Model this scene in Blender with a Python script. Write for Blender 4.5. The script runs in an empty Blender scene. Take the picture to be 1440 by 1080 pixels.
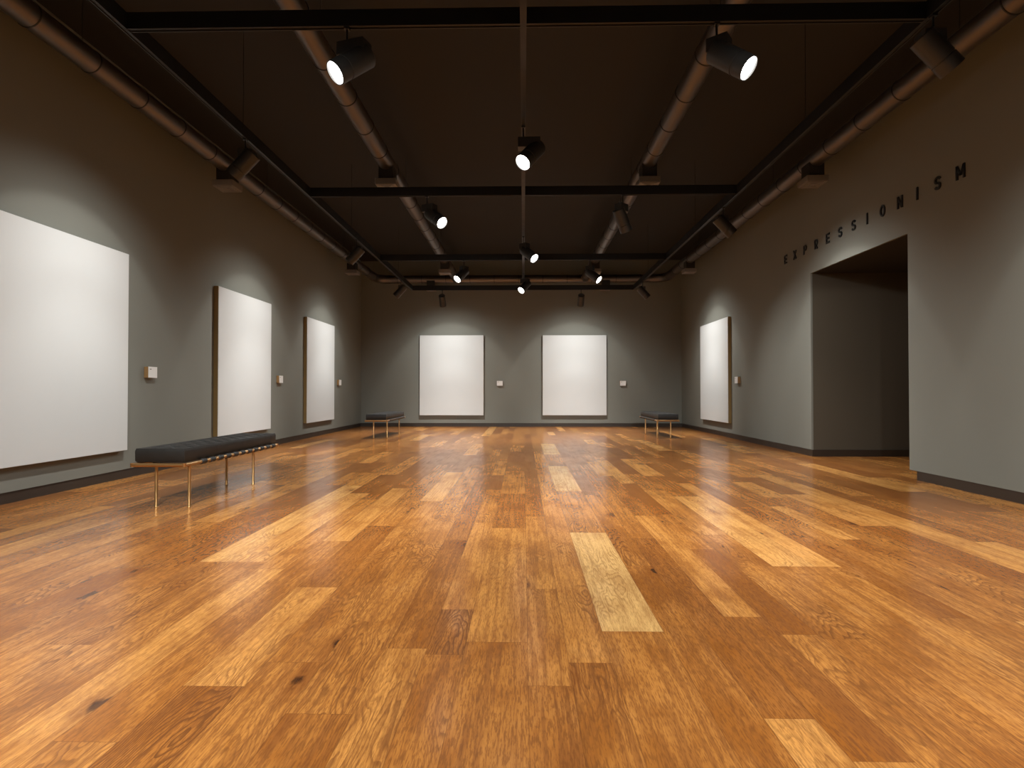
import bpy, bmesh, math, random
from mathutils import Vector, Matrix
random.seed(7)
S = bpy.context.scene
COL = S.collection
R = math.radians

# ------------------------------------------------------------------ camera
cd = bpy.data.cameras.new('camera'); cam = bpy.data.objects.new('camera', cd); COL.objects.link(cam)
cd.sensor_width = 36; cd.lens = 20.0; cd.clip_end = 100
cam.location = (0, 0, 0.9)
cam.rotation_euler = (R(90 + 0.716), 0, R(1.146))
S.camera = cam
# ------------------------------------------------------------------ world, exposure
w = bpy.data.worlds.new('world'); S.world = w; w.use_nodes = True
w.node_tree.nodes['Background'].inputs[0].default_value = (0.02, 0.02, 0.02, 1)
w.node_tree.nodes['Background'].inputs[1].default_value = 0.0
S.view_settings.view_transform = 'Standard'; S.view_settings.look = 'None'
S.view_settings.gamma = 1.0; S.view_settings.use_curve_mapping = False
S.view_settings.exposure = 0.95
S.cycles.max_bounces = 10; S.cycles.diffuse_bounces = 6; S.cycles.glossy_bounces = 4
S.cycles.sample_clamp_indirect = 4.0
S.cycles.use_denoising = True; S.cycles.use_adaptive_sampling = False
S.cycles.denoising_prefilter = 'ACCURATE'
# ------------------------------------------------------------------ lamp powers
P_WALL = 56.0      # heads turned to the walls
P_ROOM = 80.0      # heads turned into the room
P_FILL_NEAR = 205.0  # added unseen fill lamps, lighting the nearer floor
P_FLOOR_FILL = 125.0     # added downward lights at the lenses, to brighten the floor
P_FILL_FAR = 440.0      # added unseen fill lamps, aimed down the length of the room
LAMP_COL = (1.0, 0.995, 0.965)

# ------------------------------------------------------------------ room numbers
XL, XR, YB, YF, ZC = -4.115, 3.97, 14.35, -3.6, 4.2
BB = 0.093
DY0, DY1, DZ = 5.94, 7.93, 2.53
TZ = 3.165          # underside of the track rails
TL, TM, TR = -2.50, 0.0, 2.47
CROSS = [3.50, 6.57, 9.82, 12.72]

# ------------------------------------------------------------------ materials
def mat(name):
    m = bpy.data.materials.new(name); m.use_nodes = True
    nt = m.node_tree
    return m, nt, nt.nodes['Principled BSDF']
def lin(r, g, b):
    f = lambda c: (c/255/12.92) if c/255 <= .04045 else ((c/255+.055)/1.055)**2.4
    return (f(r), f(g), f(b), 1)
class N:
    def __init__(s, nt): s.nt = nt
    def a(s, t, **k):
        n = s.nt.nodes.new(t)
        for q, v in k.items(): setattr(n, q, v)
        return n
    def put(s, sock, v):
        if isinstance(v, bpy.types.NodeSocket): s.nt.links.new(v, sock)
        else: sock.default_value = v
    def m(s, op, x, y=0.0, z=0.0, clamp=False):
        n = s.a('ShaderNodeMath', operation=op, use_clamp=clamp)
        s.put(n.inputs[0], x); s.put(n.inputs[1], y); s.put(n.inputs[2], z)
        return n.outputs[0]
    def attr(s, name): return s.a('ShaderNodeAttribute', attribute_name=name).outputs['Fac']
    def xyz(s, x, y, z):
        n = s.a('ShaderNodeCombineXYZ'); s.put(n.inputs[0], x); s.put(n.inputs[1], y); s.put(n.inputs[2], z); return n.outputs[0]
    def noise(s, vec, scale=1.0, detail=3.0, rough=.5, dist=0.0):
        n = s.a('ShaderNodeTexNoise'); s.nt.links.new(vec, n.inputs['Vector'])
        n.inputs['Scale'].default_value = scale; n.inputs['Detail'].default_value = detail
        n.inputs['Roughness'].default_value = rough; n.inputs['Distortion'].default_value = dist
        return n.outputs['Fac']
    def rng(s, v, a, b, c=0.0, d=1.0, smooth=True):
        n = s.a('ShaderNodeMapRange', interpolation_type='SMOOTHSTEP' if smooth else 'LINEAR')
        s.put(n.inputs[0], v); n.inputs[1].default_value = a; n.inputs[2].default_value = b
        n.inputs[3].default_value = c; n.inputs[4].default_value = d
        return n.outputs[0]
    def mix(s, f, a, b, blend='MIX'):
        n = s.a('ShaderNodeMix', data_type='RGBA', blend_type=blend)
        s.put(n.inputs[0], f); s.put(n.inputs[6], a); s.put(n.inputs[7], b)
        return n.outputs[2]
    def bump(s, h, strength, dist, bsdf):
        n = s.a('ShaderNodeBump'); n.inputs['Strength'].default_value = strength; n.inputs['Distance'].default_value = dist
        s.nt.links.new(h, n.inputs['Height']); s.nt.links.new(n.outputs[0], bsdf.inputs['Normal'])

def plain(name, col, rough=.6, metal=0.0, spec=.5, var=.12, scale=6.0):
    m, nt, b = mat(name); h = N(nt)
    tc = h.a('ShaderNodeTexCoord').outputs['Object']
    nz = h.noise(tc, scale, 4)
    dark = tuple(c*(1-var) for c in col[:3]) + (1,); lite = tuple(min(1, c*(1+var)) for c in col[:3]) + (1,)
    h.put(b.inputs['Base Color'], h.mix(nz, dark, lite))
    h.put(b.inputs['Roughness'], h.rng(nz, .2, .8, max(.02, rough-.04), min(1, rough+.04)))
    b.inputs['Metallic'].default_value = metal
    b.inputs['Specular IOR Level'].default_value = spec
    return m

def make_wall(name, col):
    m, nt, b = mat(name); h = N(nt)
    tc = h.a('ShaderNodeTexCoord').outputs['Object']
    n1 = h.noise(tc, .9, 4); n2 = h.noise(tc, 220, 2)
    h.put(b.inputs['Base Color'], h.mix(n1, tuple(c*.95 for c in col[:3])+(1,), tuple(c*1.05 for c in col[:3])+(1,)))
    b.inputs['Roughness'].default_value = .78; b.inputs['Specular IOR Level'].default_value = .25
    h.bump(n2, .08, .002, b)
    return m
M_WALL = make_wall('wall_paint', (.186, .190, .165, 1))
M_CEIL = make_wall('ceiling_paint', (.027, .025, .022, 1))
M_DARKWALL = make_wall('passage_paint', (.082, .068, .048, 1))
M_BASE = plain('baseboard_paint', (.030, .019, .012, 1), .5)
M_BLACK = plain('black_metal', (.012, .012, .012, 1), .42, 0, .5)
M_RAIL = plain('track_black', (.004, .004, .004, 1), .5)
M_LIP = plain('track_lip', (.030, .028, .026, 1), .5, .5)
M_HOUSE = plain('lamp_housing', (.022, .022, .021, 1), .45)
M_DUCT = plain('duct_metal', (.17, .15, .135, 1), .46, .95, .5, .08, 3)
M_SEAM = plain('duct_seam', (.01, .01, .01, 1), .6)
M_DIFF = plain('diffuser_paint', (.20, .19, .18, 1), .5)
M_BRASS = plain('brass', (.56, .33, .14, 1), .32, .95, .5, .06, 20)
M_LEATHER = plain('black_leather', (.013, .012, .011, 1), .5, 0, .5, .3, 14)
M_CANVAS = plain('white_canvas', (.575, .59, .585, 1), .7, 0, .2, .012, 3)
M_EDGE = plain('gilt_edge', (.30, .20, .075, 1), .5, .3)
M_WOOD = plain('pale_wood_block', (.34, .20, .08, 1), .55, 0, .4, .15, 30)
M_CARD = plain('card_white', (.72, .72, .70, 1), .6, 0, .2, .01)
M_INK = plain('ink', (.03, .03, .03, 1), .7)
M_LETTER = plain('letter_black', (.012, .014, .016, 1), .45)
def make_lens():
    m, nt, b = mat('lamp_lens')
    b.inputs['Base Color'].default_value = (.9, .9, .9, 1)
    b.inputs['Emission Color'].default_value = (1, .97, .92, 1); b.inputs['Emission Strength'].default_value = 8.0
    return m
M_LENS = make_lens()

def make_floor_mat():
    m, nt, b = mat('oak_planks'); h = N(nt)
    uv = h.a('ShaderNodeUVMap', uv_map='plank').outputs[0]
    sp = h.a('ShaderNodeSeparateXYZ'); nt.links.new(uv, sp.inputs[0])
    u, v = sp.outputs[0], sp.outputs[1]                       # metres across and along the plank
    tone, seed, pw, pl = [h.attr(k) for k in ('tone', 'seed', 'pw', 'pl')]
    sd = h.m('MULTIPLY', seed, 61.0)
    # broad field whose level lines are the cathedral figure
    f0 = h.noise(h.xyz(h.m('MULTIPLY', u, 5.0), h.m('MULTIPLY', v, .9), sd), 1.0, 3.0, .5, .15)
    cen = h.m('SUBTRACT', u, h.m('MULTIPLY', pw, h.m('ADD', .3, h.m('MULTIPLY', h.m('FRACT', h.m('MULTIPLY', seed, 17.3)), .4))))
    par = h.m('MULTIPLY', h.m('MULTIPLY', cen, cen), 38.0)
    fld = h.m('ADD', h.m('ADD', h.m('MULTIPLY', f0, 2.6), par), h.m('MULTIPLY', v, .22))
    wob = h.noise(h.xyz(h.m('MULTIPLY', u, 60.0), h.m('MULTIPLY', v, 30.0), sd), 1.0, 2.0)
    ph = h.m('FRACT', h.m('ADD', h.m('MULTIPLY', fld, 12.0), h.m('MULTIPLY', wob, .35)))
    ring = h.m('MULTIPLY', h.rng(ph, .38, .88), h.rng(ph, 1.0, .92))
    rstr = h.rng(h.m('FRACT', h.m('MULTIPLY', seed, 29.7)), .10, .80, .18, .95)
    patch = h.rng(h.noise(h.xyz(h.m('MULTIPLY', u, 3.0), h.m('MULTIPLY', v, 1.3), h.m('ADD', sd, 9.0)), 1.0, 2.0), .37, .55)
    ring = h.m('MULTIPLY', h.m('MULTIPLY', ring, rstr), patch)
    # fine pores and straight grain
    fib = h.noise(h.xyz(h.m('MULTIPLY', u, 240.0), h.m('MULTIPLY', v, 26.0), sd), 1.0, 4.0, .6)
    grain = h.noise(h.xyz(h.m('MULTIPLY', u, 55.0), h.m('MULTIPLY', v, 1.8), sd), 1.0, 4.0, .6)
    ray = h.noise(h.xyz(h.m('MULTIPLY', u, 18.0), h.m('MULTIPLY', v, 120.0), sd), 1.0, 2.0, .6)
    blot = h.noise(h.xyz(h.m('MULTIPLY', u, 6.0), h.m('MULTIPLY', v, 2.6), h.m('ADD', sd, 4.0)), 1.0, 4.0, .55, .4)
    # knots
    vo = h.a('ShaderNodeTexVoronoi'); vo.inputs['Scale'].default_value = 1.0
    nt.links.new(h.xyz(h.m('MULTIPLY', u, 4.6), h.m('MULTIPLY', v, 2.1), sd), vo.inputs['Vector'])
    kd = h.m('ADD', vo.outputs['Distance'], h.m('MULTIPLY', h.m('SUBTRACT', h.noise(h.xyz(h.m('MULTIPLY', u, 40.0), h.m('MULTIPLY', v, 16.0), sd), 1.0, 3.0), .5), .34))
    kc = h.a('ShaderNodeSeparateColor'); nt.links.new(vo.outputs['Color'], kc.inputs[0])
    ksel = h.m('GREATER_THAN', kc.outputs[0], .60)
    knot = h.m('MULTIPLY', h.rng(kd, .13, .03), ksel)
    halo = h.m('MULTIPLY', h.rng(kd, .42, .06), ksel)
    # colour
    cr = h.a('ShaderNodeValToRGB'); nt.links.new(tone, cr.inputs[0])
    e = cr.color_ramp.elements
    e[0].position = 0; e[0].color = (.31, .108, .022, 1)
    e[1].position = 1; e[1].color = (.74, .45, .165, 1)
    for p, c in ((.3, (.44, .175, .038, 1)), (.6, (.58, .250, .058, 1)), (.82, (.70, .34, .092, 1))):
        q = e.new(p); q.color = c
    c = cr.outputs[0]
    calm = h.m('SUBTRACT', 1.15, h.m('MULTIPLY', tone, .75), clamp=True)
    c = h.mix(h.m('MULTIPLY', h.m('MULTIPLY', calm, h.rng(blot, .43, .66)), .80), c, (.27, .088, .014, 1))
    c = h.mix(h.m('MULTIPLY', h.rng(blot, .44, .24), .35), c, (.62, .31, .105, 1))
    c = h.mix(h.m('MULTIPLY', h.m('MULTIPLY', calm, h.rng(grain, .42, .62)), .72), c, (.23, .082, .022, 1))
    c = h.mix(h.m('MULTIPLY', h.m('MULTIPLY', calm, h.rng(fib, .46, .60)), .68), c, (.17, .060, .018, 1))
    c = h.mix(h.m('MULTIPLY', h.rng(ray, .60, .78), .16), c, (.20, .07, .02, 1))
    c = h.mix(h.m('MULTIPLY', h.m('MULTIPLY', ring, calm), .95), c, (.150, .055, .018, 1))
    c = h.mix(h.m('MULTIPLY', halo, .55), c, (.18, .055, .014, 1))
    c = h.mix(h.m('MULTIPLY', knot, .85), c, (.045, .018, .009, 1))
    # joints
    du = h.m('MINIMUM', u, h.m('SUBTRACT', pw, u)); dv = h.m('MINIMUM', v, h.m('SUBTRACT', pl, v))
    gap = h.m('SUBTRACT', 1.0, h.rng(h.m('MINIMUM', du, dv), .0004, .0020))
    c = h.mix(h.m('MULTIPLY', gap, .45), c, (.10, .035, .012, 1))
    h.put(b.inputs['Base Color'], c)
    rr = h.m('ADD', h.rng(blot, .3, .7, .19, .235), h.m('MULTIPLY', h.rng(grain, .45, .7), .04))
    h.put(b.inputs['Roughness'], rr)
    b.inputs['Specular IOR Level'].default_value = .34
    hh = h.m('SUBTRACT', 1.0, h.m('ADD', h.m('MULTIPLY', ring, .3), gap))
    h.bump(hh, .03, .0006, b)
    return m
M_FLOOR = make_floor_mat()

# ------------------------------------------------------------------ helpers
def tag(o, label=None, cat=None, group=None, kind=None):
    if label: o['label'] = label
    if cat: o['category'] = cat
    if group: o['group'] = group
    if kind: o['kind'] = kind
    return o
def obj(name, bm, mats, parent=None, smooth=False, bevel=0.0):
    me = bpy.data.meshes.new(name)
    bmesh.ops.recalc_face_normals(bm, faces=bm.faces[:])
    bm.to_mesh(me); bm.free()
    for m in (mats if isinstance(mats, (list, tuple)) else [mats]): me.materials.append(m)
    if smooth:
        for p in me.polygons: p.use_smooth = True
        me.set_sharp_from_angle(angle=R(40))
    o = bpy.data.objects.new(name, me); COL.objects.link(o)
    if parent: o.parent = parent
    if bevel:
        b = o.modifiers.new('bevel', 'BEVEL'); b.width = bevel; b.segments = 2; b.limit_method = 'ANGLE'
    return o
def empty(name, loc, label, cat, group=None, rot=(0, 0, 0)):
    o = bpy.data.objects.new(name, None); COL.objects.link(o); o.location = loc; o.rotation_euler = rot
    o.empty_display_size = .1
    return tag(o, label, cat, group)
def box(bm, x0, x1, y0, y1, z0, z1, mi=0):
    v = [bm.verts.new((x, y, z)) for x in (x0, x1) for y in (y0, y1) for z in (z0, z1)]
    for f in ((0, 1, 3, 2), (4, 6, 7, 5), (0, 4, 5, 1), (2, 3, 7, 6), (0, 2, 6, 4), (1, 5, 7, 3)):
        bm.faces.new([v[i] for i in f]).material_index = mi
    return bm
def bx(*a): return box(bmesh.new(), *a)
def frame_of(d):
    d = d.normalized(); a = Vector((0, 0, 1)) if abs(d.z) < .95 else Vector((1, 0, 0))
    s = d.cross(a).normalized(); return s, s.cross(d).normalized()
def tube(bm, pts, rads, n=24, caps=True, mis=None):
    """rings through pts with radii rads"""
    pts = [Vector(p) for p in pts]; rings = []
    s0, t0 = frame_of(pts[1]-pts[0])
    for i, p in enumerate(pts):
        if i == 0: d = pts[1]-pts[0]
        elif i == len(pts)-1: d = pts[-1]-pts[-2]
        else:
            d = (pts[i+1]-p).normalized() + (p-pts[i-1]).normalized() if (pts[i+1]-p).length > 1e-6 and (p-pts[i-1]).length > 1e-6 else (pts[-1]-pts[0])
        d.normalize()
        s = (s0 - d*s0.dot(d)).normalized(); t = s.cross(d).normalized()
        rings.append([bm.verts.new(p + (s*math.cos(2*math.pi*k/n) + t*math.sin(2*math.pi*k/n))*rads[i]) for k in range(n)])
    for i in range(len(rings)-1):
        for k in range(n):
            f = bm.faces.new((rings[i][k], rings[i][(k+1) % n], rings[i+1][(k+1) % n], rings[i+1][k]))
            if mis: f.material_index = mis[i]
    if caps:
        bm.faces.new(rings[0]).material_index = mis[0] if mis else 0
        bm.faces.new(rings[-1][::-1]).material_index = mis[-1] if mis else 0
    return bm

# ------------------------------------------------------------------ floor: one mesh, a quad per plank
def make_floor():
    bm = bmesh.new(); uvl = bm.loops.layers.uv.new('plank')
    lay = {k: bm.faces.layers.float.new(k) for k in ('tone', 'seed', 'pw', 'pl')}
    fixed = [-1.90, -1.71, -1.53, -1.35, -1.21, -1.04, -.85, -.664, -.475, -.337, -.205, .015, .150, .295, .524, .66, .80, .95, 1.09, 1.28, 1.50, 1.63]
    xs = fixed[:]
    rnd = random.Random(11)
    while xs[0] > XL - .3: xs.insert(0, xs[0] - rnd.choice((.13, .14, .15, .18, .2, .22)))
    while xs[-1] < 8.3: xs.append(xs[-1] + rnd.choice((.13, .14, .15, .18, .2, .22)))
    # planks read off the photograph: lane start -> [(y0, y1, tone)]
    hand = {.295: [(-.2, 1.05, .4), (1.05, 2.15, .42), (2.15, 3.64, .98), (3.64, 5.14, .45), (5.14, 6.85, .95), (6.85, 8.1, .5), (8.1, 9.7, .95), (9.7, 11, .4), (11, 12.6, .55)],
            .150: [(.4, 1.9, .35), (1.9, 3.4, .60), (3.4, 4.7, .5), (4.7, 6.2, .62)],
            .015: [(.3, 1.75, .22), (1.75, 2.6, .5), (2.6, 4.1, .62), (4.1, 5.0, .25), (5.0, 5.9, .2), (5.9, 6.7, .25)],
            -.205: [(.2, 2.05, .30), (2.05, 3.75, .62), (3.75, 5.0, .18), (5.0, 6.4, .5)],
            -.337: [(.5, 1.95, .30), (1.95, 2.35, .15), (2.35, 3.9, .6), (3.9, 5.2, .5)],
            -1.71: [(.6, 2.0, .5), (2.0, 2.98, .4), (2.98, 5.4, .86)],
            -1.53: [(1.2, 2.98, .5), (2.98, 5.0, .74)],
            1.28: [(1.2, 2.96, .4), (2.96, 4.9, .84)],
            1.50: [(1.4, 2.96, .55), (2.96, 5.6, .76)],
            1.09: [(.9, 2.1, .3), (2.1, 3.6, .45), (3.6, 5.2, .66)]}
    used = set()
    for i in range(len(xs)-1):
        x0, x1 = xs[i], xs[i+1]
        hp = next((v for k, v in hand.items() if abs(k-x0) < 1e-4), [])
        segs = []
        y = YF - .1 - rnd.random()*1.2
        lim = hp[0][0] if hp else YB + .1
        def fill(y, lim):
            while y < lim - .01:
                L = rnd.uniform(.8, 2.0)
                if lim - (y+L) < .5: L = lim - y
                t = rnd.random(); tone = (.78 if y > 4 else .64) + rnd.random()*.10 if t > .95 else (rnd.random()*.15 if t < .22 else rnd.uniform(.15, .74))
                segs.append((y, y+L, tone)); y += L
        fill(y, lim)
        if hp:
            segs += hp; fill(hp[-1][1], YB+.1)
        for (a, b, tn) in segs:
            f = bm.faces.new([bm.verts.new(p) for p in ((x0, a, 0), (x1, a, 0), (x1, b, 0), (x0, b, 0))])
            for l, q in zip(f.loops, ((0, 0), (x1-x0, 0), (x1-x0, b-a), (0, b-a))): l[uvl].uv = q
            f[lay['tone']] = tn; f[lay['seed']] = rnd.random(); f[lay['pw']] = x1-x0; f[lay['pl']] = b-a
    # slab under the boards
    x0, x1 = xs[0], xs[-1]
    fs = set(bm.faces)
    me = bpy.data.meshes.new('floor')
    bm.to_mesh(me); bm.free(); me.materials.append(M_FLOOR)
    o = bpy.data.objects.new('floor', me); COL.objects.link(o)
    for p in me.polygons:
        if p.normal.z < 0: p.flip()
    return tag(o, 'glossy orange-brown oak plank floor of the gallery', 'floor', kind='structure')
make_floor()

# ------------------------------------------------------------------ walls, ceiling, doorway
T = .25; TW = .025; CX = 8.0
def struct(name, bm, m, label, cat):
    return tag(obj(name, bm, m), label, cat, kind='structure')
struct('ceiling', bx(XL-T, XR+T, YF-T, YB+T, ZC, ZC+.1), M_CEIL, 'dark brown-black gallery ceiling', 'ceiling')
struct('wall_left', bx(XL-T, XL, YF-T, YB+T, BB, ZC), M_WALL, 'long grey wall on the left', 'wall')
struct('wall_back', bx(XL, XR, YB, YB+T, BB, ZC), M_WALL, 'grey end wall with two white canvases', 'wall')
struct('wall_front', bx(XL, XR, YF-T, YF, 0, ZC), M_WALL, 'grey wall behind the camera', 'wall')
bm = bmesh.new()
box(bm, XR, XR+TW, YF-T, DY0, BB, ZC); box(bm, XR, XR+TW, DY0, DY1, DZ, ZC); box(bm, XR, XR+TW, DY1, YB+T, BB, ZC)
struct('wall_right', bm, M_WALL, 'grey wall on the right with the tall doorway', 'wall')
struct('wall_corridor', bx(XR+TW, CX, DY1, DY1+T, BB, DZ+.2), M_DARKWALL, 'dark grey wall seen inside the doorway', 'wall')
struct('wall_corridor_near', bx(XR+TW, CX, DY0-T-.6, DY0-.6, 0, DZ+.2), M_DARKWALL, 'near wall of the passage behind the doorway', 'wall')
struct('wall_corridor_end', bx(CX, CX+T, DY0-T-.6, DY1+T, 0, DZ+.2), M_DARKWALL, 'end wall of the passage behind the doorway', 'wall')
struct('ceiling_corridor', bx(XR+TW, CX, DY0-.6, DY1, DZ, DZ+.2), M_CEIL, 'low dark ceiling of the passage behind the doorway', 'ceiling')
I = .012
struct('baseboard_left', bx(XL-.05, XL-I, YF, YB+.05, 0, BB), M_BASE, 'dark baseboard along the left wall', 'baseboard')
struct('baseboard_back', bx(XL-I, XR+I, YB+I, YB+.05, 0, BB), M_BASE, 'dark baseboard along the end wall', 'baseboard')
struct('baseboard_right', bx(XR+I*.5, XR+TW, YF, DY0-.10, 0, BB), M_BASE, 'dark baseboard on the right, nearer than the doorway', 'baseboard')
struct('baseboard_right_far', bx(XR+I*.5, XR+TW, DY1-.012, YB+I, 0, BB), M_BASE, 'dark baseboard on the right, beyond the doorway', 'baseboard')
struct('baseboard_corridor', bx(XR+TW, CX, DY1-.012, DY1+.05, 0, BB), M_BASE, 'dark baseboard inside the doorway', 'baseboard')

# ------------------------------------------------------------------ canvases
def canvas(wall, a0, a1, z0, z1, label):
    """panel hung on a wall; a0..a1 along the wall"""
    mid = (a0+a1)/2; hw = (a1-a0)/2; d = .058; hz = z1-z0
    if wall == 'L': loc, rz = (XL, mid, z0), R(90)
    elif wall == 'R': loc, rz = (XR, mid, z0), R(-90)
    else: loc, rz = (mid, YB, z0), 0
    t = empty('blank_canvas', loc, label, 'canvas', 'white canvases on the walls', (0, 0, rz))
    # local: x along the wall, -y out of the wall
    b = bmesh.new()
    for q in ((-hw, -hw+.03, -d, -.001, 0, hz), (hw-.03, hw, -d, -.001, 0, hz), (-hw+.03, hw-.03, -d, -.001, 0, .03), (-hw+.03, hw-.03, -d, -.001, hz-.03, hz)): box(b, *q)
    tag(obj('frame', b, M_EDGE, t), 'gilt brown edge frame')
    obj('canvas_face', bx(-hw+.001, hw-.001, -d-.006, -d, .001, hz-.001), M_CANVAS, t, bevel=.002)
    return t
canvas('L', 4.15, 5.75, .297, 2.305, 'largest white canvas, cut by the left frame edge')
canvas('L', 7.47, 9.055, .297, 2.300, 'white canvas on the left wall directly behind the near bench')
canvas('L', 10.57, 12.115, .297, 2.295, 'white canvas on the left wall nearest the far corner')
canvas('B', -2.617, -1.001, .290, 2.306, 'left white canvas on the end wall')
canvas('B', .483, 2.084, .293, 2.302, 'right white canvas on the end wall')
canvas('R', 10.94, 12.64, .288, 2.325, 'only white canvas on the right wall, beyond the doorway')

# ------------------------------------------------------------------ caption plaques
def plaque(wall, a, z, label):
    if wall == 'L': loc, rz = (XL, a, z), R(90)
    elif wall == 'R': loc, rz = (XR, a, z), R(-90)
    else: loc, rz = (a, YB, z), 0
    t = empty('caption_plaque', loc, label, 'plaque', 'caption plaques beside the canvases', (0, 0, rz))
    tag(obj('block', bx(-.073, .073, -.048, -.001, -.06, .06), M_WOOD, t, bevel=.002), 'pale wooden block behind the card')
    c = obj('card', bx(-.073, .073, -.051, -.048, -.06, .06), M_CARD, t)
    b = bmesh.new()
    box(b, -.052, -.024, -.0515, -.051, .030, .037)
    obj('print', b, M_INK, c)
    return t
plaque('L', 6.16, 1.106, 'white plaque on the left wall between the nearest two canvases')
plaque('L', 9.47, 1.098, 'white plaque on the left wall between the second and third canvases')
plaque('L', 12.55, 1.09, 'small white plaque on the left wall nearest the far corner')
plaque('B', -.594, 1.096, 'white plaque on the end wall between its two canvases')
plaque('B', 2.496, 1.096, 'white plaque on the end wall right of both canvases')
plaque('R', 10.56, 1.104, 'white plaque on the right wall between canvas and doorway')

# ------------------------------------------------------------------ lettering over the doorway
def stroke(bm, pts, wd, dep, closed=False):
    """flat stroke polyline in local x,z extruded along y"""
    n = len(pts); P = [Vector((p[0], p[1])) for p in pts]; L = []
    for i in range(n):
        a = P[(i-1) % n] if (closed or i > 0) else None
        c = P[(i+1) % n] if (closed or i < n-1) else None
        d1 = (P[i]-a).normalized() if a is not None else (c-P[i]).normalized()
        d2 = (c-P[i]).normalized() if c is not None else d1
        n1 = Vector((-d1.y, d1.x)); n2 = Vector((-d2.y, d2.x)); mt = (n1+n2)
        mt = mt.normalized() if mt.length > 1e-4 else n1
        k = wd/2/max(.45, mt.dot(n1))
        L.append((P[i]+mt*k, P[i]-mt*k))
    vs = [[bm.verts.new((q.x, y, q.y)) for q in (l, r) for y in (0, -dep)] for l, r in L]
    rngi = range(n if closed else n-1)
    for i in rngi:
        A, B = vs[i], vs[(i+1) % n]
        for f in ((A[0], B[0], B[1], A[1]), (A[2], A[3], B[3], B[2]), (A[1], B[1], B[3], A[3]), (A[0], A[2], B[2], B[0])): bm.faces.new(f)
    if not closed:
        bm.faces.new(vs[0]); bm.faces.new(vs[-1])
def arc(cx, cz, rx, rz, a0, a1, n=10):
    return [(cx+rx*math.cos(R(a0+(a1-a0)*i/n)), cz+rz*math.sin(R(a0+(a1-a0)*i/n))) for i in range(n+1)]
LH, LW, SW, DEP = .128, .084, .021, .012
def letter_bm(ch):
    b = bmesh.new(); x0, x1, z0, z1 = -LW/2+SW/2, LW/2-SW/2, SW/2, LH-SW/2; zm = LH/2
    s = lambda pts, c=False: stroke(b, pts, SW, DEP, c)
    if ch == 'E':
        s([(x0, 0), (x0, LH)]); 
        for z in (z0, zm, z1): s([(x0, z), (x1+SW/2-(.008 if z == zm else 0), z)])
    elif ch == 'X': s([(x0-.008, 0), (x1+.008, LH)]); s([(x0-.008, LH), (x1+.008, 0)])
    elif ch in 'PR':
        s([(x0, 0), (x0, LH)])
        r = (z1-zm)/2+.003
        s([(x0, z1), (x1-.022, z1)] + arc(x1-.022, z1-r, .022, r, 80, -80) + [(x1-.022, z1-2*r), (x0, z1-2*r)])
        if ch == 'R': s([(x0+.022, z1-2*r), (x1+.002, 0)])
    elif ch == 'S':
        r = (z1-z0)/4
        s(arc(0, z1-r, x1, r, 15, 90, 5) + arc(0, z1-r, x1, r, 100, 270, 10) + arc(0, z0+r, x1, r, 80, -90, 10) + arc(0, z0+r, x1, r, -100, -165, 5))
    elif ch == 'I': s([(0, 0), (0, LH)])
    elif ch == 'O': s(arc(0, zm, x1+.002, z1-zm, 0, 340, 17), True)
    elif ch == 'N': s([(x0, 0), (x0, LH)]); s([(x1, 0), (x1, LH)]); s([(x0, LH-.004), (x1, .004)])
    elif ch == 'M':
        q = .010
        s([(x0-q, 0), (x0-q, LH)]); s([(x1+q, 0), (x1+q, LH)]); s([(x0-q, LH-.006), (0, .035)]); s([(x1+q, LH-.006), (0, .035)])
    return b
sign = empty('wall_lettering', (XR, 6.9, 2.825), 'black capital letters reading EXPRESSIONISM above the doorway', 'sign', None, (0, 0, R(-90)))
LY = [8.656, 8.364, 8.064, 7.761, 7.465, 7.175, 6.885, 6.617, 6.335, 6.045, 5.782, 5.500, 5.215]
for ch, y in zip('EXPRESSIONISM', LY):
    o = obj('letter', letter_bm(ch), M_LETTER, sign); o.location = (6.9-y, 0, 0)
    o['label'] = 'black letter ' + ch

# ------------------------------------------------------------------ light tracks
def rail_x(bm, x, y0, y1):
    box(bm, x-.020, x+.020, y0, y1, TZ+.006, TZ+.105, 0)
    box(bm, x-.020, x-.012, y0, y1, TZ, TZ+.006, 1); box(bm, x+.012, x+.020, y0, y1, TZ, TZ+.006, 1)
def rail_y(bm, y, x0, x1):
    box(bm, x0, x1, y-.020, y+.020, TZ+.006, TZ+.105, 0)
    box(bm, x0, x1, y-.020, y-.012, TZ, TZ+.006, 1); box(bm, x0, x1, y+.012, y+.020, TZ, TZ+.006, 1)
grid = empty('lighting_track', (0, 6, ZC), 'black rectangular grid of lighting track rails hung below the ceiling', 'track')
def rel(o): o.location = -Vector(grid.location); return o
YT0 = -2.6
for x in (TL, TM, TR):
    b = bmesh.new(); rail_x(b, x, YT0, CROSS[-1]+.02)
    rel(obj('rail', b, [M_RAIL, M_LIP], grid))
for y in [.3] + CROSS:
    for a, c in ((TL+.02, TM-.02), (TM+.02, TR-.02)):
        b = bmesh.new(); rail_y(b, y, a, c); rel(obj('rail', b, [M_RAIL, M_LIP], grid))
for x in (TL, TM, TR):
    for y in (-1.2, 1.9, 5.0, 8.2, 11.3):
        rel(obj('suspension_rod', tube(bmesh.new(), [(x, y, TZ+.1), (x, y, ZC)], [.0025, .0025], 8), M_BLACK, grid))

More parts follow.
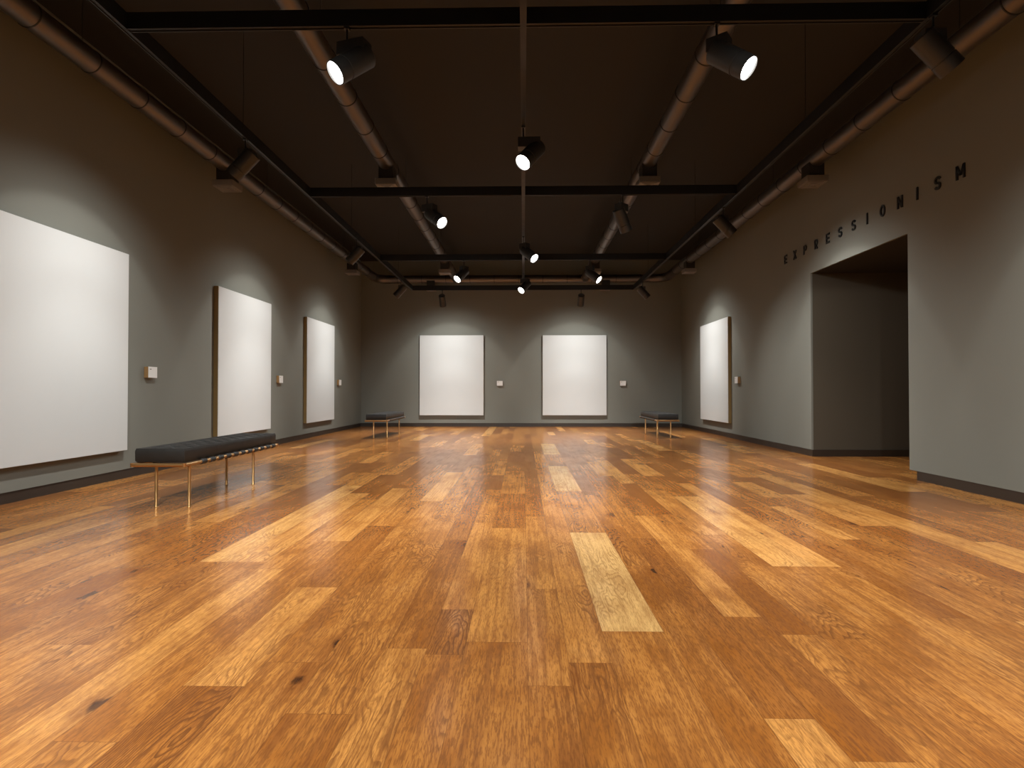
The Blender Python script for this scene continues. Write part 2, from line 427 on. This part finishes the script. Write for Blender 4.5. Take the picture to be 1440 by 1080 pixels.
# ------------------------------------------------------------------ ducts
DR = .097; DZc = 3.68; SX = [-3.65, 3.50]; MX = [-1.665, 1.515]; DYB = 14.08
def seam_pipe(p0, p1, first, step=.6):
    p0, p1 = Vector(p0), Vector(p1); L = (p1-p0).length; d = (p1-p0)/L
    ts = [0]; rs = [DR]; mi = []
    s = first
    while s < L-.02:
        for dt, r in ((-.006, DR), (-.005, DR+.004), (.005, DR+.004), (.006, DR)): ts.append(s+dt); rs.append(r)
        mi += [0, 1, 1, 1]; s += step
    ts.append(L); rs.append(DR); mi.append(0)
    return tube(bmesh.new(), [p0+d*t for t in ts], rs, 32, True, mi)
def elbow(p0, pc, p1, n=7):
    p0, pc, p1 = map(Vector, (p0, pc, p1))
    pts = [p0.lerp(pc, i/n).lerp(pc.lerp(p1, i/n), i/n) for i in range(n+1)]
    ts = [p0-(pc-p0).normalized()*.02] + pts + [p1+(p1-pc).normalized()*.02]
    return tube(bmesh.new(), ts, [DR+.005]*(n+3), 32)
ring = empty('ventilation_duct', (0, DYB, ZC), 'round metal duct running along both side walls and the end wall', 'duct')
def rr(o, par): o.location = -Vector(par.location); return o
EL = .38; YD0 = -3.0
for x in SX:
    sx = 1 if x < 0 else -1
    rr(obj('duct_pipe', seam_pipe((x, YD0, DZc), (x, DYB-EL, DZc), .49+.0), [M_DUCT, M_SEAM], ring, True), ring)
    rr(obj('duct_elbow', elbow((x, DYB-EL, DZc), (x, DYB, DZc), (x+sx*EL, DYB, DZc)), M_DUCT, ring, True), ring)
    for y in (-1.5, 1.5, 4.6, 8.0, 11.4):
        rr(obj('hanger', tube(bmesh.new(), [(x, y, DZc+DR-.01), (x, y, ZC)], [.0025]*2, 8), M_BLACK, ring), ring)
rr(obj('duct_pipe', seam_pipe((SX[0]+EL, DYB, DZc), (SX[1]-EL, DYB, DZc), .15), [M_DUCT, M_SEAM], ring, True), ring)
for x, side in zip(MX, ('left', 'right')):
    t = empty('ventilation_duct', (x, 6, ZC), 'round metal duct crossing the ceiling %s of the centre track' % side, 'duct', 'inner ventilation ducts')
    rr(obj('duct_pipe', seam_pipe((x, YD0, DZc), (x, DYB-DR-.004, DZc), .49), [M_DUCT, M_SEAM], t, True), t)
    for y in (-1.5, 1.5, 4.6, 8.0, 11.4):
        rr(obj('hanger', tube(bmesh.new(), [(x, y, DZc+DR-.01), (x, y, ZC)], [.0025]*2, 8), M_BLACK, t), t)

# ------------------------------------------------------------------ duct diffusers
def diffuser(x, y, label):
    t = empty('duct_diffuser', (x, y, DZc-DR+.012), label, 'vent', 'square vents under the ducts')
    zt = DZc-DR+.012; f = lambda z: z-zt
    # neck with its top cut to the round of the duct
    nb = bmesh.new(); hw = .088; q = DR+.0015; prof = [(-hw, 3.47), (hw, 3.47)] + [(hw-2*hw*i/14, DZc-math.sqrt(q*q-(hw-2*hw*i/14)**2)) for i in range(15)]
    al = y > 13.5
    A = [[nb.verts.new((yy, a, f(z)) if al else (a, yy, f(z))) for a, z in prof] for yy in (-.10, .10)]
    nb.faces.new(A[0]); nb.faces.new(A[1])
    for i in range(len(prof)): j = (i+1) % len(prof); nb.faces.new((A[0][i], A[0][j], A[1][j], A[1][i]))
    obj('neck', nb, M_HOUSE, t)
    obj('plate', bx(-.125, .125, -.125, .125, f(3.402), f(3.47)), M_DIFF, t, bevel=.003)
    b = bmesh.new(); z0, z1 = f(3.394), f(3.402)
    for k, (r, wd) in enumerate(((.120, .014), (.088, .012), (.058, .010))):
        for q in ((-r, r, -r, -r+wd), (-r, r, r-wd, r), (-r, -r+wd, -r+wd, r-wd), (r-wd, r, -r+wd, r-wd)): box(b, *q, z0, z1)
    box(b, -.028, .028, -.028, .028, z0, z1)
    obj('grille', b, M_DIFF, t)
    return t
diffuser(SX[0], 6.92, 'square vent under the left wall duct, nearer one')
diffuser(MX[0], 6.92, 'square vent under the inner left duct, just before the crossing track')
diffuser(MX[1], 6.92, 'square vent under the inner right duct, just before the crossing track')
diffuser(SX[1], 6.92, 'square vent under the right wall duct, above the lettering')
diffuser(SX[0], 12.05, 'square vent under the left wall duct near the far elbow')
diffuser(MX[0], 12.05, 'square vent at the far end of the inner left duct')
diffuser(MX[1], 12.05, 'square vent at the far end of the inner right duct')
diffuser(SX[1], 12.05, 'square vent under the right wall duct near the far elbow')
diffuser(-2.29, DYB, 'square vent under the end wall duct, left of the left canvas')
diffuser(2.03, DYB, 'square vent under the end wall duct, above the right canvas')

# ------------------------------------------------------------------ spotlights
LENGTH, RAD = .26, .072
def spot_light(parent, pos, n, power, size, blend):
    ld = bpy.data.lights.new('lamp_light', 'SPOT'); ld.energy = power; ld.color = LAMP_COL
    ld.spot_size = R(size); ld.spot_blend = blend; ld.shadow_soft_size = .065
    o = bpy.data.objects.new('lamp_light', ld); COL.objects.link(o); o.parent = parent
    o.location = pos; o.rotation_euler = Vector(n).to_track_quat('-Z', 'Y').to_euler()
    return o
def spotlight(rod, disc, n, label, power, size=80, blend=.35, group='track spotlights', extra=None):
    """rod: x,y on the track; disc: centre of the lens; n: aim"""
    n = Vector(n).normalized(); D = Vector(disc); back = D - n*LENGTH
    t = empty('track_spotlight', (rod[0], rod[1], TZ), label, 'spotlight', group)
    o = Vector((rod[0], rod[1], TZ)); d = D-o; k = back-o
    obj('track_adapter', bx(-.016, .016, -.018, .018, -.012, 0), M_BLACK, t)
    zt = -.105
    obj('stem', tube(bmesh.new(), [(0, 0, -.01), (0, 0, zt)], [.007, .007], 12), M_BLACK, t, True)
    # driver box spans from the stem to the rear of the head
    piv = d - n*LENGTH*.78
    cx, cy = piv.x*.5, piv.y*.5
    v = Vector((piv.x, piv.y, 0)); L = v.length
    ang = math.atan2(n.y, n.x)
    b = bx(-.5*max(.13, L+.09), .5*max(.13, L+.09), -.05, .05, zt-.085, zt)
    bo = obj('driver_box', b, M_HOUSE, t, bevel=.004); bo.location = (cx, cy, 0)
    bo.rotation_euler = (0, 0, math.atan2(v.y, v.x) if L > .04 else ang)
    # head: housing with open rim, rear cap ring
    hb = bmesh.new()
    c = lambda s: tuple(d - n*s)
    prof = [(LENGTH, .05), (LENGTH, RAD-.006), (LENGTH-.006, RAD), (.075, RAD), (.073, RAD-.004), (.067, RAD-.004), (.065, RAD), (-.012, RAD), (-.012, RAD-.006), (.0, RAD-.006)]
    s_, t_ = frame_of(n); rings = []
    for s, r in prof:
        p = d - n*s; rings.append([hb.verts.new(p+(s_*math.cos(2*math.pi*k/32)+t_*math.sin(2*math.pi*k/32))*r) for k in range(32)])
    for i in range(len(rings)-1):
        for k in range(32): hb.faces.new((rings[i][k], rings[i][(k+1) % 32], rings[i+1][(k+1) % 32], rings[i+1][k]))
    hb.faces.new(rings[0])
    obj('head', hb, M_HOUSE, t, True)
    lb = bmesh.new(); tube(lb, [d-n*.006, d-n*.001], [RAD-.0065]*2, 32)
    tag(obj('lens', lb, M_LENS, t), 'bright white round lens')
    # bracket joining box and head
    q = d - n*LENGTH*.78
    obj('bracket', tube(bmesh.new(), [(q.x, q.y, zt-.03), (q.x, q.y, q.z)], [.016, .016], 12), M_BLACK, t, True)
    spot_light(t, d + n*.02, n, power, size, blend)
    for (pw, sz, bl, *dr) in (extra or []): spot_light(t, d + n*.02, Vector(dr[0]).normalized() if dr else n, pw, sz, bl)
    return t
# heads turned to the walls
def washer(side, x, y, label, aim=-.80, sp=.62):
    dx, dy = {'L': (-.60, 0), 'R': (.60, 0), 'B': (0, .60)}[side]
    n = Vector((dx, dy, aim*.80)).normalized()
    disc = Vector((x, y, 2.955)) + n*.15
    low = Vector((dx*.75, dy*.75, -.85))
    return spotlight((x, y), disc, n, label, P_WALL*.35, 82, .16, 'spotlights aimed at the walls', [(P_WALL*1.05, 124, 1.0, (dx, dy, -.72)), (P_WALL*.95, 62, 1.0, low), (P_FLOOR_FILL*sp, 88, .9, (-dx*.25, -dy*.1, -1))])  # added lights at the lens: wide wash, lower canvas, floor fill
washer('L', TL, 5.04, 'dark spotlight on the left track, nearest one in view', sp=.2)
washer('L', TL, 8.45, 'dark spotlight on the left track above the middle left canvas', sp=1.1)
washer('L', TL, 11.55, 'dark spotlight at the far end of the left track', sp=1.1)
washer('L', TL, 1.80, 'spotlight on the left track out of view')
washer('R', TR, 3.45, 'large dark spotlight on the right track near the top right corner')
washer('R', TR, 7.05, 'dark spotlight on the right track opposite the doorway')
washer('R', TR, 11.80, 'dark spotlight at the far end of the right track', sp=1.1)
washer('R', TR, .4, 'spotlight on the right track out of view')
washer('B', -1.82, CROSS[-1], 'dark spotlight in front of the left end wall canvas', sp=1.9)
washer('B', 1.29, CROSS[-1], 'dark spotlight in front of the right end wall canvas', sp=1.9)
G = 'lit spotlights facing the room'
def room(rod, disc, n, label, **k): return spotlight(rod, disc, n, label, k.get('p', P_ROOM), k.get('s', 70), .9, G, [(P_FLOOR_FILL*k.get('sp', 1.0), 84, .9, (0, .22, -1))])  # second light is added floor fill, aimed down instead of along the head
room((-1.10, CROSS[0]), (-1.125, 3.38, 2.82), (-.6, -.45, -.65), 'lit spotlight at upper left, brightest large white disc')
room((1.19, CROSS[0]), (1.33, 3.38, 2.82), (.6, -.45, -.65), 'lit spotlight at upper right with its box and stem in view')
room((TM, 4.85), (.0, 4.745, 2.82), (-.5, -.5, -.7), 'lit spotlight on the centre track, nearest on it')
room((-1.12, CROSS[1]), (-.93, 6.44, 2.82), (.65, -.5, -.6), 'lit spotlight hanging from the second cross rail, left of centre')
room((TM, 8.32), (.155, 8.20, 2.82), (.6, -.5, -.62), 'lit spotlight just right of the centre track, above the end wall gap')
room((-1.03, CROSS[2]), (-1.13, 9.70, 2.82), (-.5, -.55, -.67), 'small lit spotlight over the left end wall canvas', sp=1.4)
room((1.15, CROSS[2]), (1.29, 9.75, 2.81), (.65, -.4, -.6), 'small lit spotlight over the right end wall canvas', sp=1.4)
room((TM, 10.95), (-.04, 10.80, 2.82), (-.5, -.55, -.65), 'lowest small lit spotlight at the far end of the centre track', sp=1.4)
spotlight((1.15, CROSS[1]), (1.20, 6.65, 2.78), (.42, .38, -.85), 'dark spotlight hanging from the second cross rail, right of centre', P_ROOM*.8, 120, .9, 'track spotlights')
# fill lamps out of frame, added to light floor and end wall
for x, y, ax in ((-1.3, .3, -.25), (1.3, .3, .25), (0, -1.0, 0), (0, -2.2, 0)):
    spotlight((x, y), (x, y, 2.86), (ax, .62, -.78), 'added fill spotlight out of view, turned along the room', P_FILL_NEAR, 104, 1.0, G)
for x in (-1.6, 1.6):
    spotlight((x, .3), (x, .3, 2.86), (-x*.05, .90, -.40), 'added fill spotlight out of view, turned to the far floor', P_FILL_FAR, 56, 1.0, G)

# ------------------------------------------------------------------ benches
def bench(x, y, sx, label, grp='tufted benches'):
    """x = inner long rail, y = near end; sx=+1 : wall on the left (-x)"""
    t = empty('gallery_bench', (x, y, 0), label, 'bench', grp)
    W, L, zr, rr_ = .40, 1.64, .333, .015
    X = lambda a: -a*sx                                   # a metres towards the wall
    fb = bmesh.new()
    for (p, q) in (((X(0), 0), (X(W), 0)), ((X(0), L), (X(W), L)), ((X(0), 0), (X(0), L)), ((X(W), 0), (X(W), L))):
        tube(fb, [(p[0], p[1], zr), (q[0], q[1], zr)], [rr_]*2, 16)
    for (a, yy) in ((0, 0), (W, 0), (0, L), (W, L)):
        tube(fb, [(X(a), yy, zr-rr_), (X(a), yy, zr+rr_)], [rr_*1.02]*2, 16)
    for yy in (.08, 1.13):
        tube(fb, [(X(0), yy, zr-.004), (X(W), yy, zr-.004)], [.010]*2, 12)
    obj('frame', fb, M_BRASS, t, True)
    for a, yy in ((0.005, .08), (.265, .08), (0.005, 1.13), (.265, 1.13)):
        b = tube(bmesh.new(), [(X(a), yy, 0), (X(a), yy, .004), (X(a), yy, zr)], [.0135, .0115, .0115], 16)
        obj('leg', b, M_BRASS, t, True)
    # cushion
    cb = bmesh.new(); cw, x0, y0, y1 = .375, .020, .035, L-.0
    nx, ny, k = 3, 11, 5; NX, NY = nx*k, ny*k
    zb, zt = zr+rr_+.001, .462
    rowz = {}
    def pt(i, j, lvl):
        u, v = i/NX, j/NY
        a = x0+cw*u; yy = y0+(y1-y0)*v
        e = min(u*cw, (1-u)*cw, v*(y1-y0), (1-v)*(y1-y0))
        pu = abs(math.sin(math.pi*u*nx)); pv = abs(math.sin(math.pi*v*ny))
        z = zt - .019 + .019*(pu*pv)**.4 if e > .001 else zt - .006
        return (X(a), yy, z)
    g = [[cb.verts.new(pt(i, j, 0)) for j in range(NY+1)] for i in range(NX+1)]
    for i in range(NX):
        for j in range(NY): cb.faces.new((g[i][j], g[i+1][j], g[i+1][j+1], g[i][j+1]))
    loop = [(i, 0) for i in range(NX)] + [(NX, j) for j in range(NY)] + [(i, NY) for i in range(NX, 0, -1)] + [(0, j) for j in range(NY, 0, -1)]
    prev = None; rings = [[g[i][j] for i, j in loop]]
    cxm, cym = X(x0+cw/2), (y0+y1)/2
    for zz, out in ((zt-.018, .004), (zt-.030, .006), (zb+.012, .005), (zb, -.004)):
        ring_ = []
        for i, j in loop:
            p = g[i][j].co; dx = (1 if p.x > cxm else -1)*out if i in (0, NX) else 0; dy = (1 if p.y > cym else -1)*out if j in (0, NY) else 0
            ring_.append(cb.verts.new((p.x+dx, p.y+dy, zz)))
        rings.append(ring_)
    for a, b in zip(rings, rings[1:]):
        m = len(a)
        for q in range(m): cb.faces.new((a[q], a[(q+1) % m], b[(q+1) % m], b[q]))
    cb.faces.new(rings[-1])
    obj('cushion', cb, M_LEATHER, t, True)
    # straps wrapped round both long rails
    for a in (0, W):
        for q in range(11):
            yy = .26 + q*(L-.34)/10.2
            b = tube(bmesh.new(), [(X(a), yy-.034, zr), (X(a), yy-.028, zr), (X(a), yy+.028, zr), (X(a), yy+.034, zr)], [rr_+.001, rr_+.008, rr_+.008, rr_+.001], 16)
            tag(obj('strap', b, M_LEATHER, t, True), 'black leather strap round the rail')
    return t
bench(-2.597, 4.31, 1, 'nearest black tufted bench on brass legs before the left wall')
bench(-2.60, 10.76, 1, 'small black bench with brass legs in the far left corner')
bench(2.575, 10.96, -1, 'small black bench with brass legs in the far right corner')
